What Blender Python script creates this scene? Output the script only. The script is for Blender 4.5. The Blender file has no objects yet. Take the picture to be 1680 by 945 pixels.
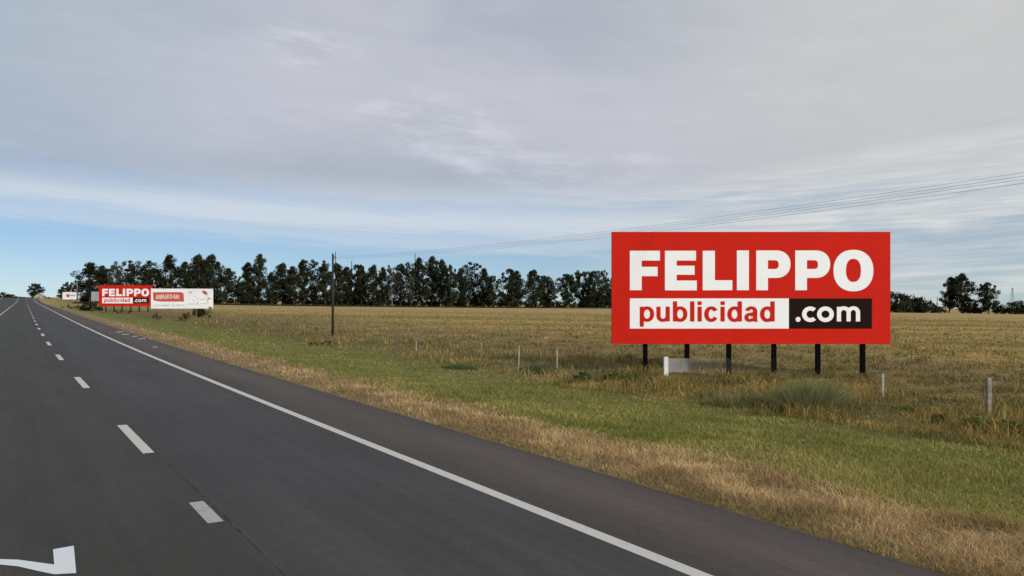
import bpy, math, random
import numpy as np

random.seed(7); rng = np.random.default_rng(7)
R = math.radians
SC = bpy.context.scene
COL = SC.collection
# ------------------------------------------------------------------ camera
F = 1269.0; HY = 496.5; HC = 2.5            # focal length and horizon row of the 1680 x 945 photograph, lens height
cam = bpy.data.cameras.new('camera'); camo = bpy.data.objects.new('camera', cam); COL.objects.link(camo)
cam.sensor_width = 36; cam.lens = 36 * F / 1680; cam.shift_y = (HY - 472.5) / 1680
cam.clip_start = 0.1; cam.clip_end = 12000
camo.location = (0, 0, HC); camo.rotation_euler = (R(90), 0, 0)
SC.camera = camo
# ------------------------------------------------------------------ world: sky and cloud sheet
SUN_AZ, SUN_EL = 138, 28
W = bpy.data.worlds.new('World'); SC.world = W; W.use_nodes = True
nt = W.node_tree; nt.nodes.clear()
class NT:
    def __init__(s, nt): s.nt = nt
    def n(s, t, **kw):
        o = s.nt.nodes.new(t)
        for k, v in kw.items(): setattr(o, k, v)
        return o
    def put(s, sock, v):
        if v is None: return
        if hasattr(v, 'links') or isinstance(v, bpy.types.NodeSocket): s.nt.links.new(v, sock)
        else: sock.default_value = v
    def m(s, op, a, b=None, c=None, clamp=False):
        o = s.n('ShaderNodeMath', operation=op); o.use_clamp = clamp
        s.put(o.inputs[0], a); s.put(o.inputs[1], b); s.put(o.inputs[2], c); return o.outputs[0]
    def mr(s, v, a, b, c=0.0, d=1.0):
        o = s.n('ShaderNodeMapRange', interpolation_type='SMOOTHSTEP'); s.put(o.inputs[0], v)
        for i, q in enumerate((a, b, c, d)): s.put(o.inputs[1 + i], q)
        return o.outputs[0]
    def mix(s, f, a, b, bt='MIX'):
        o = s.n('ShaderNodeMix', data_type='RGBA', blend_type=bt); s.put(o.inputs[0], f)
        for i, q in ((6, a), (7, b)):
            s.put(o.inputs[i], (*q, 1) if isinstance(q, tuple) and len(q) == 3 else q)
        return o.outputs[2]
    def noise(s, vec, sc, det=4, rough=.55, dist=0.0):
        o = s.n('ShaderNodeTexNoise'); s.put(o.inputs['Vector'], vec); s.put(o.inputs['Scale'], float(sc))
        s.put(o.inputs['Detail'], float(det)); s.put(o.inputs['Roughness'], rough); s.put(o.inputs['Distortion'], dist)
        return o.outputs['Fac']
    def comb(s, x, y, z=0.0):
        o = s.n('ShaderNodeCombineXYZ'); s.put(o.inputs[0], x); s.put(o.inputs[1], y); s.put(o.inputs[2], z); return o.outputs[0]
    def sep(s, v):
        o = s.n('ShaderNodeSeparateXYZ'); s.put(o.inputs[0], v); return o.outputs
    def ramp(s, v, pts, interp='LINEAR'):
        o = s.n('ShaderNodeValToRGB'); s.put(o.inputs[0], v); e = o.color_ramp; e.interpolation = interp
        while len(e.elements) < len(pts): e.elements.new(.5)
        for el, (p, c) in zip(e.elements, pts):
            el.position = p; el.color = (*c, 1) if isinstance(c, tuple) else (c, c, c, 1)
        return o.outputs[0]
w = NT(nt)
tc = w.n('ShaderNodeTexCoord'); X_, Y_, Z_ = w.sep(tc.outputs['Generated'])
sky = w.n('ShaderNodeTexSky', sky_type='NISHITA'); sky.sun_disc = False
sky.sun_elevation = R(SUN_EL); sky.sun_rotation = R(SUN_AZ); sky.air_density = 1.0; sky.dust_density = .15; sky.ozone_density = 3.0
w.put(sky.inputs[0], w.comb(X_, Y_, w.m('MAXIMUM', w.m('MULTIPLY_ADD', Z_, 1.1, .045), .05)))
az = w.m('MULTIPLY', w.m('ARCTAN2', X_, Y_), 57.2958)
el = w.m('MULTIPLY', w.m('ARCSINE', Z_), 57.2958)
d8 = w.m('SUBTRACT', az, 8.0)
d8 = w.m('MINIMUM', w.m('MULTIPLY', w.m('MULTIPLY', d8, d8), .001), 4.0)
Ee = w.m('SUBTRACT', el, d8)                                    # height above the gently arching streaks
n1 = w.noise(w.comb(w.m('MULTIPLY', az, .05), w.m('MULTIPLY', Ee, .42), 3.1), 1.0, 5, .6, .4)
n2 = w.noise(w.comb(w.m('MULTIPLY', az, .11), w.m('MULTIPLY', Ee, .9), 9.7), 1.0, 7, .62, .5)
n3 = w.noise(w.comb(w.m('MULTIPLY', az, .035), w.m('MULTIPLY', Ee, .11), 5.0), 1.0, 3, .5, .2)
n4 = w.noise(w.comb(w.m('MULTIPLY', az, .16), w.m('MULTIPLY', Ee, 2.6), 1.7), 1.0, 6, .6, .6)
n5 = w.noise(w.comb(w.m('MULTIPLY', az, .24), w.m('MULTIPLY_ADD', el, .95, w.m('MULTIPLY', az, .05)), 6.2), 1.0, 8, .66, .1)
def blob(a0, e0, ra, re, tilt=0.0):
    da = w.m('DIVIDE', w.m('SUBTRACT', az, a0), ra); de = w.m('DIVIDE', w.m('ADD', w.m('SUBTRACT', el, e0), w.m('MULTIPLY', w.m('SUBTRACT', az, a0), tilt)), re)
    return w.mr(w.m('ADD', w.m('MULTIPLY', da, da), w.m('MULTIPLY', de, de)), 1.0, 0.0)
Ep = w.m('ADD', Ee, w.m('ADD', w.m('MULTIPLY_ADD', n1, 1.6, -.8), w.m('MULTIPLY_ADD', n4, 1.5, -.75)))
Er = w.m('DIVIDE', w.m('ADD', Ep, w.m('MULTIPLY_ADD', n2, .9, -.45)), 20.0)
P = lambda e: e / 20
cover = w.ramp(Er, [(0, .30), (P(1.2), .12), (P(3.3), .04), (P(3.75), .34), (P(4.15), .66), (P(4.5), .40), (P(5.0), .84), (P(5.7), .95),
                    (P(6.3), .72), (P(6.9), .62), (P(7.5), .84), (P(8.2), .92), (P(9.5), .93), (P(13), .985)], 'B_SPLINE')
streak = w.mr(w.m('ADD', n1, w.m('MULTIPLY', n2, .5)), .55, .95)
right = w.mr(az, -2.0, 20.0)
rcov = w.m('MULTIPLY_ADD', streak, .55, .42)
cover = w.m('MAXIMUM', cover, w.m('MULTIPLY', right, rcov))
cover = w.m('MAXIMUM', cover, w.m('MULTIPLY', blob(5.0, 8.6, 10, 1.1, -.10), w.mr(n4, .35, .6)))
low = w.mr(el, 6.5, 9.5)
lav = w.mix(w.mr(n3, .32, .68), (.43, .47, .545), (.55, .565, .64))          # the thick grey sheet
sheet = w.mix(w.mr(az, 0.0, 30.0), lav, (.58, .585, .59))
sheet = w.mix(w.mr(az, -12.0, -36.0), sheet, (.43, .495, .58))
wisp = w.mr(n2, .52, .80)
sheet = w.mix(w.m('MULTIPLY', wisp, .16), sheet, (.66, .68, .75))
sheet = w.mix(w.m('MULTIPLY', blob(-12, 8.9, 13, 2.2, .03), .55), sheet, (.40, .455, .52))
ws_ = w.m('MAXIMUM', blob(-6, 12.9, 8, 3.2, .1), w.m('MAXIMUM', blob(-14.8, 17.8, 5, 1.8, .0), w.m('MAXIMUM', blob(5.5, 9.4, 8, 1.6, -.09), blob(-1, 10.4, 9, 2.2, .12))))
sheet = w.mix(w.m('MULTIPLY', ws_, w.mr(n5, .38, .80, 0, .62)), sheet, (.74, .76, .83))
sheet = w.mix(w.mr(w.m('MULTIPLY', blob(24, 8.0, 26, 2.8, -.10), w.mr(w.m('ADD', n1, w.m('MULTIPLY', n4, .4)), .45, .85, .3, 1)), 0, 1, 0, .8), sheet, (.72, .735, .73))
mott = w.m('MULTIPLY_ADD', n5, .14, .93); sheet = w.mix(1.0, sheet, w.comb(mott, mott, mott), 'MULTIPLY')
white = w.mix(right, (.63, .70, .775), w.mix(w.mr(n4, .35, .7), (.56, .61, .64), (.76, .765, .745)))
ccol = w.mix(low, white, sheet)
hz = w.mr(el, 6.5, -1.0)
blue = w.mix(1.0, sky.outputs[0], (.93, 1.0, 1.08), 'MULTIPLY')
bg1 = w.n('ShaderNodeBackground'); w.put(bg1.inputs[0], blue); bg1.inputs[1].default_value = .085
bg2 = w.n('ShaderNodeBackground'); w.put(bg2.inputs[0], ccol); bg2.inputs[1].default_value = 1.0
mx = w.n('ShaderNodeMixShader'); w.put(mx.inputs[0], cover); nt.links.new(bg1.outputs[0], mx.inputs[1]); nt.links.new(bg2.outputs[0], mx.inputs[2])
out = w.n('ShaderNodeOutputWorld'); nt.links.new(mx.outputs[0], out.inputs[0])
# ------------------------------------------------------------------ sun behind thin cloud
L = bpy.data.lights.new('sun', 'SUN'); L.energy = 2.65; L.angle = R(10); L.color = (1, .945, .86)
lo = bpy.data.objects.new('sun', L); COL.objects.link(lo)
from mathutils import Vector, Matrix
ts = Vector((math.sin(R(SUN_AZ)) * math.cos(R(SUN_EL)), math.cos(R(SUN_AZ)) * math.cos(R(SUN_EL)), math.sin(R(SUN_EL))))
lo.rotation_euler = ts.to_track_quat('Z', 'Y').to_euler(); lo.location = (30, -30, 40)
vs = SC.view_settings; vs.view_transform = 'Standard'; vs.look = 'None'; vs.exposure = 0.0; vs.gamma = 1; vs.use_curve_mapping = False

# ------------------------------------------------------------------ helpers
def tag(o, label=None, cat=None, group=None, kind=None):
    if label: o['label'] = label
    if cat: o['category'] = cat
    if group: o['group'] = group
    if kind: o['kind'] = kind
    return o
def empty(name, loc, rz=0, **kw):
    o = bpy.data.objects.new(name, None); COL.objects.link(o); o.location = loc; o.rotation_euler = (0, 0, rz)
    o.empty_display_size = .3
    return tag(o, **kw)
class MB:
    def __init__(s): s.v = []; s.f = []
    def quad(s, *p):
        b = len(s.v); s.v += [tuple(q) for q in p]; s.f.append(tuple(range(b, b + len(p))))
    def box(s, c, d, rz=0, top=1.0):
        cx, cy, cz = c; hx, hy, hz_ = d[0] / 2, d[1] / 2, d[2] / 2; b = len(s.v); ca, sa = math.cos(rz), math.sin(rz)
        for z, t in ((-hz_, 1), (hz_, top)):
            for x, y in ((-hx, -hy), (hx, -hy), (hx, hy), (-hx, hy)):
                x *= t; y *= t; s.v.append((cx + x * ca - y * sa, cy + x * sa + y * ca, cz + z))
        for q in ((0, 3, 2, 1), (4, 5, 6, 7), (0, 1, 5, 4), (1, 2, 6, 5), (2, 3, 7, 6), (3, 0, 4, 7)): s.f.append(tuple(b + i for i in q))
    def tube(s, pts, rad, n=8, cap=True):
        pts = [Vector(p) for p in pts]; b0 = len(s.v); K = len(pts)
        for i, p in enumerate(pts):
            t = (pts[min(i + 1, K - 1)] - pts[max(i - 1, 0)]).normalized()
            a = t.orthogonal().normalized() if i == 0 else (a - t * a.dot(t)).normalized()
            bb = t.cross(a); r = rad[i] if hasattr(rad, '__len__') else rad
            for k in range(n):
                an = 2 * math.pi * k / n; s.v.append(tuple(p + (a * math.cos(an) + bb * math.sin(an)) * r))
        for i in range(K - 1):
            for k in range(n):
                k2 = (k + 1) % n; s.f.append((b0 + i * n + k, b0 + i * n + k2, b0 + (i + 1) * n + k2, b0 + (i + 1) * n + k))
        if cap:
            s.f.append(tuple(b0 + k for k in reversed(range(n)))); s.f.append(tuple(b0 + (K - 1) * n + k for k in range(n)))
    def build(s, name, mat, parent=None, smooth=False, bevel=0):
        me = bpy.data.meshes.new(name); me.from_pydata(s.v, [], s.f); me.update()
        if smooth: me.polygons.foreach_set('use_smooth', [True] * len(me.polygons))
        o = bpy.data.objects.new(name, me); COL.objects.link(o); me.materials.append(mat)
        if bevel:
            b = o.modifiers.new('bevel', 'BEVEL'); b.width = bevel; b.segments = 2; b.limit_method = 'ANGLE'
        if parent: o.parent = parent
        return o
def np_mesh(name, V, FL, n, mat, parent=None, tint=None, smooth=False):
    """V (k,3); FL flat loop indices; n verts per face (int or array)"""
    me = bpy.data.meshes.new(name); me.vertices.add(len(V)); me.vertices.foreach_set('co', V.astype(np.float32).ravel())
    ln = np.full(len(FL) // n, n, np.int32) if np.isscalar(n) else n.astype(np.int32)
    me.loops.add(len(FL)); me.loops.foreach_set('vertex_index', FL.astype(np.int32))
    me.polygons.add(len(ln)); me.polygons.foreach_set('loop_start', (np.cumsum(ln) - ln).astype(np.int32))
    try: me.polygons.foreach_set('loop_total', ln)
    except Exception: pass
    if smooth: me.polygons.foreach_set('use_smooth', np.ones(len(ln), bool))
    if tint is not None:
        a = me.color_attributes.new('tint', 'FLOAT_COLOR', 'POINT')
        a.data.foreach_set('color', np.concatenate([tint, np.ones((len(tint), 1))], 1).astype(np.float32).ravel())
    me.update(calc_edges=True); me.validate()
    o = bpy.data.objects.new(name, me); COL.objects.link(o); me.materials.append(mat)
    if parent: o.parent = parent
    return o
def kids(o): return [c for c in bpy.data.objects if c.parent == o]
def copy_tree(o, parent=None):
    ch = list(o.children)
    c = o.copy(); COL.objects.link(c)
    if parent: c.parent = parent
    for k in ch: copy_tree(k, c)
    return c
def h2(ix, iy, seed):
    h = (ix.astype(np.int64) * 374761393 + iy.astype(np.int64) * 668265263 + seed * 974634777) & 0xFFFFFFFF
    h = ((h ^ (h >> 13)) * 1274126177) & 0xFFFFFFFF
    return ((h ^ (h >> 16)) & 0xFFFFFF) / float(0xFFFFFF)
def vnoise(x, y, seed=1):
    x = np.asarray(x, float); y = np.asarray(y, float); ix = np.floor(x); iy = np.floor(y); fx = x - ix; fy = y - iy
    fx = fx * fx * (3 - 2 * fx); fy = fy * fy * (3 - 2 * fy)
    a = h2(ix, iy, seed); b = h2(ix + 1, iy, seed); c = h2(ix, iy + 1, seed); d = h2(ix + 1, iy + 1, seed)
    return a + (b - a) * fx + (c - a) * fy + (a - b - c + d) * fx * fy
def fbm(x, y, seed=1, o=3):
    t = 0; k = .5; tot = 0
    for i in range(o): t = t + k * vnoise(x * 2 ** i, y * 2 ** i, seed + i); tot += k; k *= .5
    return t / tot
# ------------------------------------------------------------------ terrain
TH = R(34); CT, ST = math.cos(TH), math.sin(TH)
Q_L2, Q_L, Q_D, Q_E, Q_R = -10.3, -1.55, 2.05, 5.42, 7.42     # left edge of asphalt, left line, dashes, edge line, right edge of asphalt
def cs(s):
    s = np.asarray(s, float); return .031 * ((s - 35) + np.sqrt((s - 35) ** 2 + 900)) / 2 - .172
def to_sq(X, Y):
    s = -X * ST + Y * CT; a = X * CT + Y * ST; return s, a - cs(s)
def to_xy(s, q):
    a = q + cs(s); return a * CT - s * ST, a * ST + s * CT
PQ = [-3000, -60, -22, -14, -11.5, Q_L2, Q_R, 8.4, 11, 15, 19, 24, 40, 3000]
PZ = [-.5, -.5, -.7, -.5, -.12, 0, 0, -.04, -.2, -.48, -.62, -.55, -.5, -.5]
def road_z(s, q):
    X, Y = to_xy(s, q)
    return -.0125 * X + 1.75 * np.exp(-((s - 530) / 100.) ** 2) * np.exp(-(q / 160.) ** 2)
def smooth(t): t = np.clip(t, 0, 1); return t * t * (3 - 2 * t)
def ground_z(X, Y):
    X = np.asarray(X, float); Y = np.asarray(Y, float); s, q = to_sq(X, Y)
    z = road_z(s, q) + np.interp(q, PQ, PZ)
    d = np.hypot(X, Y); k = smooth((np.maximum(q - Q_R, Q_L2 - q)) / 3.)
    z = z + k * ((fbm(X / 2.2, Y / 2.2, 3, 2) - .5) * .12 * smooth((90 - d) / 50) + (fbm(X / 14, Y / 14, 8, 2) - .5) * .25 * smooth((400 - d) / 200))
    z = z + k * (fbm(X / 160, Y / 160, 21, 2) - .5) * 1.0 * smooth((d - 90) / 200) * (Y > 0)
    return z
def gz(X, Y): return float(ground_z(X, Y))
def at(x, y):
    """world point where the sight line through photo pixel (x, y) meets the ground"""
    a = (x - 840) / F; b = (HY - y) / F; lo_, hi = 1.0, 3000.0; t = 3.0
    while t < 3000 and HC + b * t > gz(a * t, t): t *= 1.02
    lo_, hi = t / 1.02, t
    for _ in range(30):
        m_ = (lo_ + hi) / 2
        if HC + b * m_ > gz(a * m_, m_): lo_ = m_
        else: hi = m_
    return Vector((a * hi, hi, gz(a * hi, hi)))
def atd(x, Y): X = (x - 840) / F * Y; return Vector((X, Y, gz(X, Y)))
def zpx(y, Y): return HC + (HY - y) / F * Y            # height of photo row y at depth Y

# ------------------------------------------------------------------ materials
def mat(name, col=(.5, .5, .5), rough=.8, var=0.0, scale=5., bump=0.0, spec=.3, coord='Object', col2=None, metal=0.0):
    m = bpy.data.materials.new(name); m.use_nodes = True; t = NT(m.node_tree); b = m.node_tree.nodes['Principled BSDF']
    b.inputs['Roughness'].default_value = rough; b.inputs['Specular IOR Level'].default_value = spec; b.inputs['Metallic'].default_value = metal
    b.inputs['Base Color'].default_value = (*col, 1)
    if var or col2:
        c = t.n('ShaderNodeTexCoord'); n = t.noise(c.outputs[coord], scale, 6, .6)
        c2 = col2 or tuple(max(0, x * (1 - var)) for x in col)
        t.put(b.inputs['Base Color'], t.mix(t.mr(n, .35, .68), col, c2))
        if bump:
            bn = t.n('ShaderNodeBump'); bn.inputs['Strength'].default_value = bump; bn.inputs['Distance'].default_value = .02
            t.put(bn.inputs['Height'], n); t.put(b.inputs['Normal'], bn.outputs[0])
    return m
def tint_mat(name, rough=.75, trans=.25, spec=.15):
    m = bpy.data.materials.new(name); m.use_nodes = True; t = NT(m.node_tree); b = m.node_tree.nodes['Principled BSDF']
    a = t.n('ShaderNodeVertexColor', layer_name='tint'); b.inputs['Roughness'].default_value = rough
    b.inputs['Specular IOR Level'].default_value = spec; t.put(b.inputs['Base Color'], a.outputs[0])
    if trans:
        tr = t.n('ShaderNodeBsdfTranslucent'); t.put(tr.inputs[0], a.outputs[0]); mxs = t.n('ShaderNodeMixShader'); mxs.inputs[0].default_value = trans
        o = m.node_tree.nodes['Material Output']; m.node_tree.links.new(b.outputs[0], mxs.inputs[1]); m.node_tree.links.new(tr.outputs[0], mxs.inputs[2])
        m.node_tree.links.new(mxs.outputs[0], o.inputs[0])
    return m
M_grass = tint_mat('grass_blades'); M_leaf = tint_mat('leaves', .7, .15); M_darkleaf = tint_mat('tree_leaves', .95, .04, .02)
M_bark = mat('bark', (.085, .07, .055), .9, .5, 3, .5); M_bark2 = mat('pale_bark', (.22, .19, .16), .9, .5, 3, .4)
M_post = mat('weathered_post', (.50, .46, .38), .85, .45, 9, .3); M_post2 = mat('grey_post', (.2, .17, .14), .9, .4, 9, .3)
M_pole = mat('dark_pole', (.045, .04, .035), .85, .4, 4, .4)
M_wire = mat('wire', (.42, .43, .44), .6)
M_red = mat('sign_red', (.64, .019, .009), .7, .06, 1.1, 0, .08)
M_white = mat('sign_white', (.97, .97, .97), .6, .03, 2, 0, .2)
M_brown = mat('sign_dark_brown', (.020, .010, .006), .8, .1, 2, 0, .05)
M_black = mat('black_steel', (.003, .003, .003), .8, .2, 6, 0, .05)
M_galv = mat('sheet_back', (.3, .31, .32), .6, .2, 2, 0, .4)

# road asphalt: lanes of slightly different age, tyre tracks, grain
m = bpy.data.materials.new('asphalt'); m.use_nodes = True; t = NT(m.node_tree); b = m.node_tree.nodes['Principled BSDF']
uv = t.n('ShaderNodeUVMap', uv_map='sq'); U, V_, _ = t.sep(uv.outputs[0])
nw = t.noise(t.comb(t.m('MULTIPLY', U, .9), t.m('MULTIPLY', V_, .05)), 1, 4, .6); ng = t.noise(t.comb(U, V_), 60, 3, .7); nm = t.noise(t.comb(U, t.m('MULTIPLY', V_, .25)), .8, 5, .6)
u2 = t.m('ADD', U, t.m('MULTIPLY_ADD', nw, .3, -.15))
base = t.ramp(t.m('DIVIDE', t.m('ADD', u2, 11.0), 20.0), [(0, (.068, .064, .060)), (.45, (.060, .057, .050)), (.56, (.056, .0525, .045)), (.645, (.054, .050, .044)), (.66, (.059, .056, .056)),
     (.74, (.064, .061, .062)), (.815, (.060, .057, .058)), (.835, (.080, .065, .056)), (.87, (.096, .077, .065)), (.91, (.083, .068, .060)), (.92, (.058, .053, .053))])
gr = t.mr(ng, .25, .75, .48, 1.22); gm = t.mr(nm, .3, .7, .80, 1.02)
tw = t.m('SINE', t.m('MULTIPLY', t.m('SUBTRACT', U, .9), 3.6)); gt = t.m('MULTIPLY_ADD', tw, .05, .97)
ns = t.noise(t.comb(t.m('MULTIPLY', U, 5.0), t.m('MULTIPLY', V_, .10), 4.0), 1, 6, .65); nk = t.noise(t.comb(U, V_, 7.0), 7, 5, .7)
gt = t.m('MULTIPLY', gt, t.m('MULTIPLY', t.mr(ns, .3, .7, .90, 1.10), t.mr(nk, .3, .7, .90, 1.10)))
k = t.m('MULTIPLY', t.m('MULTIPLY', gr, gm), gt); kc = t.comb(k, k, k)
t.put(b.inputs['Base Color'], t.mix(1.0, base, kc, 'MULTIPLY')); b.inputs['Roughness'].default_value = .82; b.inputs['Specular IOR Level'].default_value = .28
bn = t.n('ShaderNodeBump'); bn.inputs['Strength'].default_value = .35; bn.inputs['Distance'].default_value = .006; t.put(bn.inputs['Height'], ng); t.put(b.inputs['Normal'], bn.outputs[0])
M_road = m
def paint(name, col, wear=.35):
    m = bpy.data.materials.new(name); m.use_nodes = True; t = NT(m.node_tree); b = m.node_tree.nodes['Principled BSDF']
    c = t.n('ShaderNodeTexCoord'); n = t.noise(c.outputs['Object'], 14, 8, .72); n2 = t.noise(c.outputs['Object'], 1.3, 4, .6)
    f = t.m('MULTIPLY', t.mr(n, .52, .72), t.mr(n2, .3, .7, wear * .4, wear)); t.put(b.inputs['Base Color'], t.mix(f, col, (.12, .115, .11)))
    b.inputs['Roughness'].default_value = .75; b.inputs['Specular IOR Level'].default_value = .25; return m
M_paint = paint('road_paint', (.50, .485, .45), .5); M_paint2 = paint('worn_paint', (.36, .35, .33), 1.2); M_paint3 = paint('fresh_paint', (.62, .65, .66), .15)
M_seam = mat('joint', (.030, .026, .022), .9, 0, 5, 0, .1, 'Object', (.11, .09, .07))

# ground: colour zones that follow the road
m = bpy.data.materials.new('pasture_soil'); m.use_nodes = True; t = NT(m.node_tree); b = m.node_tree.nodes['Principled BSDF']
uv = t.n('ShaderNodeUVMap', uv_map='sq'); U, V_, _ = t.sep(uv.outputs[0]); sq = t.comb(U, V_)
geo = t.n('ShaderNodeNewGeometry'); PO = geo.outputs['Position']; px_, py_, pz_ = t.sep(PO)
na = t.noise(t.comb(U, t.m('MULTIPLY', V_, .5)), .35, 5, .6); nb = t.noise(PO, .09, 5, .6); nc = t.noise(PO, 1.4, 6, .65); nd = t.noise(PO, 9., 4, .7)
st = t.noise(t.comb(t.m('MULTIPLY', px_, .006), t.m('MULTIPLY', py_, .045)), 1.0, 6, .6)
qn = t.m('ADD', U, t.m('MULTIPLY_ADD', na, 2.4, -1.2))
band = t.ramp(t.m('DIVIDE', qn, 40.0), [(0, (.2, .145, .075)), (.17, (.20, .145, .07)), (.235, (.26, .185, .095)), (.27, (.15, .15, .04)), (.40, (.14, .14, .038)), (.47, (.13, .115, .038)),
      (.60, (.15, .12, .05)), (.75, (.20, .15, .065)), (1, (.225, .165, .072))])
olive = t.mix(t.mr(t.m('ADD', st, t.m('MULTIPLY', nb, .3)), .52, .78), (.40, .27, .095), (.19, .15, .045))
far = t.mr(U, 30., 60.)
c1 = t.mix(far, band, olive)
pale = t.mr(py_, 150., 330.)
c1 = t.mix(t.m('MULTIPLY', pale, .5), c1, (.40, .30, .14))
g2 = t.mr(nc, .3, .72, .72, 1.22); g3 = t.mr(nd, .3, .7, .8, 1.18); g = t.m('MULTIPLY', g2, g3)
c1 = t.mix(1.0, c1, t.comb(g, g, g), 'MULTIPLY')
c1 = t.mix(t.mr(U, -9.5, -10.5), c1, (.2, .17, .08))
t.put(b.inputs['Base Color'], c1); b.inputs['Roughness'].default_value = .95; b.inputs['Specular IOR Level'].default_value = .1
bn = t.n('ShaderNodeBump'); bn.inputs['Strength'].default_value = .8; bn.inputs['Distance'].default_value = .12; t.put(bn.inputs['Height'], t.m('ADD', nc, t.m('MULTIPLY', nd, .4))); t.put(b.inputs['Normal'], bn.outputs[0])
M_ground = m

# ------------------------------------------------------------------ ground and road sheets
def sheet(name, S, Q, zf, material, parent=None, skirt=0, kind='structure'):
    SS, QQ = np.meshgrid(S, Q, indexing='ij'); X, Y = to_xy(SS, QQ); Z = zf(X, Y, SS, QQ)
    V = np.stack([X.ravel(), Y.ravel(), Z.ravel()], 1); nS, nQ = SS.shape
    i = np.arange(nS - 1)[:, None] * nQ + np.arange(nQ - 1)[None, :]; i = i.ravel()
    FL = np.stack([i, i + 1, i + nQ + 1, i + nQ], 1).ravel()
    o = np_mesh(name, V, FL, 4, material, parent, smooth=True)
    me = o.data; uvl = me.uv_layers.new(name='sq'); vi = np.empty(len(me.loops), np.int32); me.loops.foreach_get('vertex_index', vi)
    st_ = np.stack([QQ.ravel(), SS.ravel()], 1)[vi]; uvl.data.foreach_set('uv', st_.astype(np.float32).ravel())
    if parent is None and kind: o['kind'] = kind
    return o
S1 = np.concatenate([-np.geomspace(400, 12, 14), np.arange(-10, 90, .6), np.geomspace(90.6, 900, 90), np.geomspace(930, 7500, 16)])
Qpos = np.concatenate([np.array([Q_R, 7.8, 8.4, 9, 9.7]), np.arange(10.4, 70, .6), np.geomspace(70.7, 900, 90), np.geomspace(930, 7500, 14)])
Qneg = -np.geomspace(7000, 11.5, 26)
Q1 = np.concatenate([Qneg, [Q_L2, -5, 0, 4], Qpos])
ground = sheet('ground', S1, Q1, lambda X, Y, s, q: ground_z(X, Y) - .06 * ((q >= Q_L2) & (q <= Q_R)), M_ground)
SR = np.concatenate([[-60, -30], np.arange(-20, 100, 2), np.geomspace(102, 1600, 90)])
QR_ = np.array([Q_L2 - .06, Q_L2, -6, Q_L, .3, Q_D, 3.7, Q_E, 6.4, Q_R, Q_R + .06])
def zroad(X, Y, s, q): return road_z(s, np.clip(q, Q_L2, Q_R)) - .12 * ((q < Q_L2 - .01) | (q > Q_R + .01))
road = sheet('road', SR, QR_, zroad, M_road)
def strip(name, s0, s1, q0, q1, material, lift=.004, step=4.0):
    n = max(2, int((s1 - s0) / step) + 1)
    return sheet(name, np.linspace(s0, s1, n) if s1 < 120 else np.concatenate([np.arange(s0, 100, step), np.geomspace(max(100, s0), s1, 80)]), np.array([q0, q1]), lambda X, Y, s, q: road_z(s, q) + lift, material, road)
strip('edge_line', -40, 1500, Q_E - .09, Q_E + .09, M_paint)
strip('edge_line', -40, 1500, Q_L - .075, Q_L + .075, M_paint)
strip('edge_line', -40, 1500, Q_L2 + 1.6, Q_L2 + 1.75, M_paint)
strip('road_joint', -20, 90, Q_D + .13, Q_D + .145, M_seam, .003, 1.0)
def s_at(x, y):
    yh = 486 + .0125 * x; Yd = F * HC / (y - yh); X = (x - 840) / F * Yd; return float(to_sq(X, Yd)[0]), float(to_sq(X, Yd)[1])
dash = [(s_at(335, 860)[0], s_at(312, 825)[0], M_paint2), (s_at(228, 745)[0], s_at(193, 698)[0], M_paint), (s_at(137, 637)[0], s_at(123, 619)[0], M_paint),
        (s_at(97, 591)[0], s_at(90, 582)[0], M_paint)]
s = dash[-1][0] + 11.0
while s < 700: dash.append((s, s + 3.6, M_paint)); s += 11.2 if s < 220 else 11.2
for a_, b_, mm in dash: strip('lane_dash', a_, b_, Q_D - .085, Q_D + .085, mm, .004, 1.5)
# curved arrow painted on the near lane
def onroad(x, y, lift=.004):
    yh = 486 + .0125 * x; Yd = F * HC / (y - yh); X = (x - 840) / F * Yd; return (X, Yd, -.0125 * X + lift + 1e-3)
ar = MB()
up = [(-150, 941), (-90, 928), (-45, 921), (0, 918), (30, 919), (60, 923), (89, 927)]; dn = [(-150, 955), (-90, 939), (-45, 931), (0, 927), (30, 930), (60, 937), (89, 943)]
for i in range(len(up) - 1): ar.quad(onroad(*dn[i]), onroad(*dn[i + 1]), onroad(*up[i + 1]), onroad(*up[i]))
ar.quad(onroad(89, 943), onroad(125, 941), onroad(121, 896), onroad(87, 902), onroad(89, 927))
ar.build('arrow_marking', M_paint3, road)
for x, y, wd in ((197, 544.5, 11), (206, 548.5, 12), (221, 552, 9), (233, 555.5, 12), (254, 569.5, 8)):
    mk = MB(); mk.quad(onroad(x - wd / 2, y + .9), onroad(x + wd / 2, y + .4), onroad(x + wd / 2, y - .9), onroad(x - wd / 2, y - .4)); mk.build('shoulder_mark', M_paint2, road)

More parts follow.
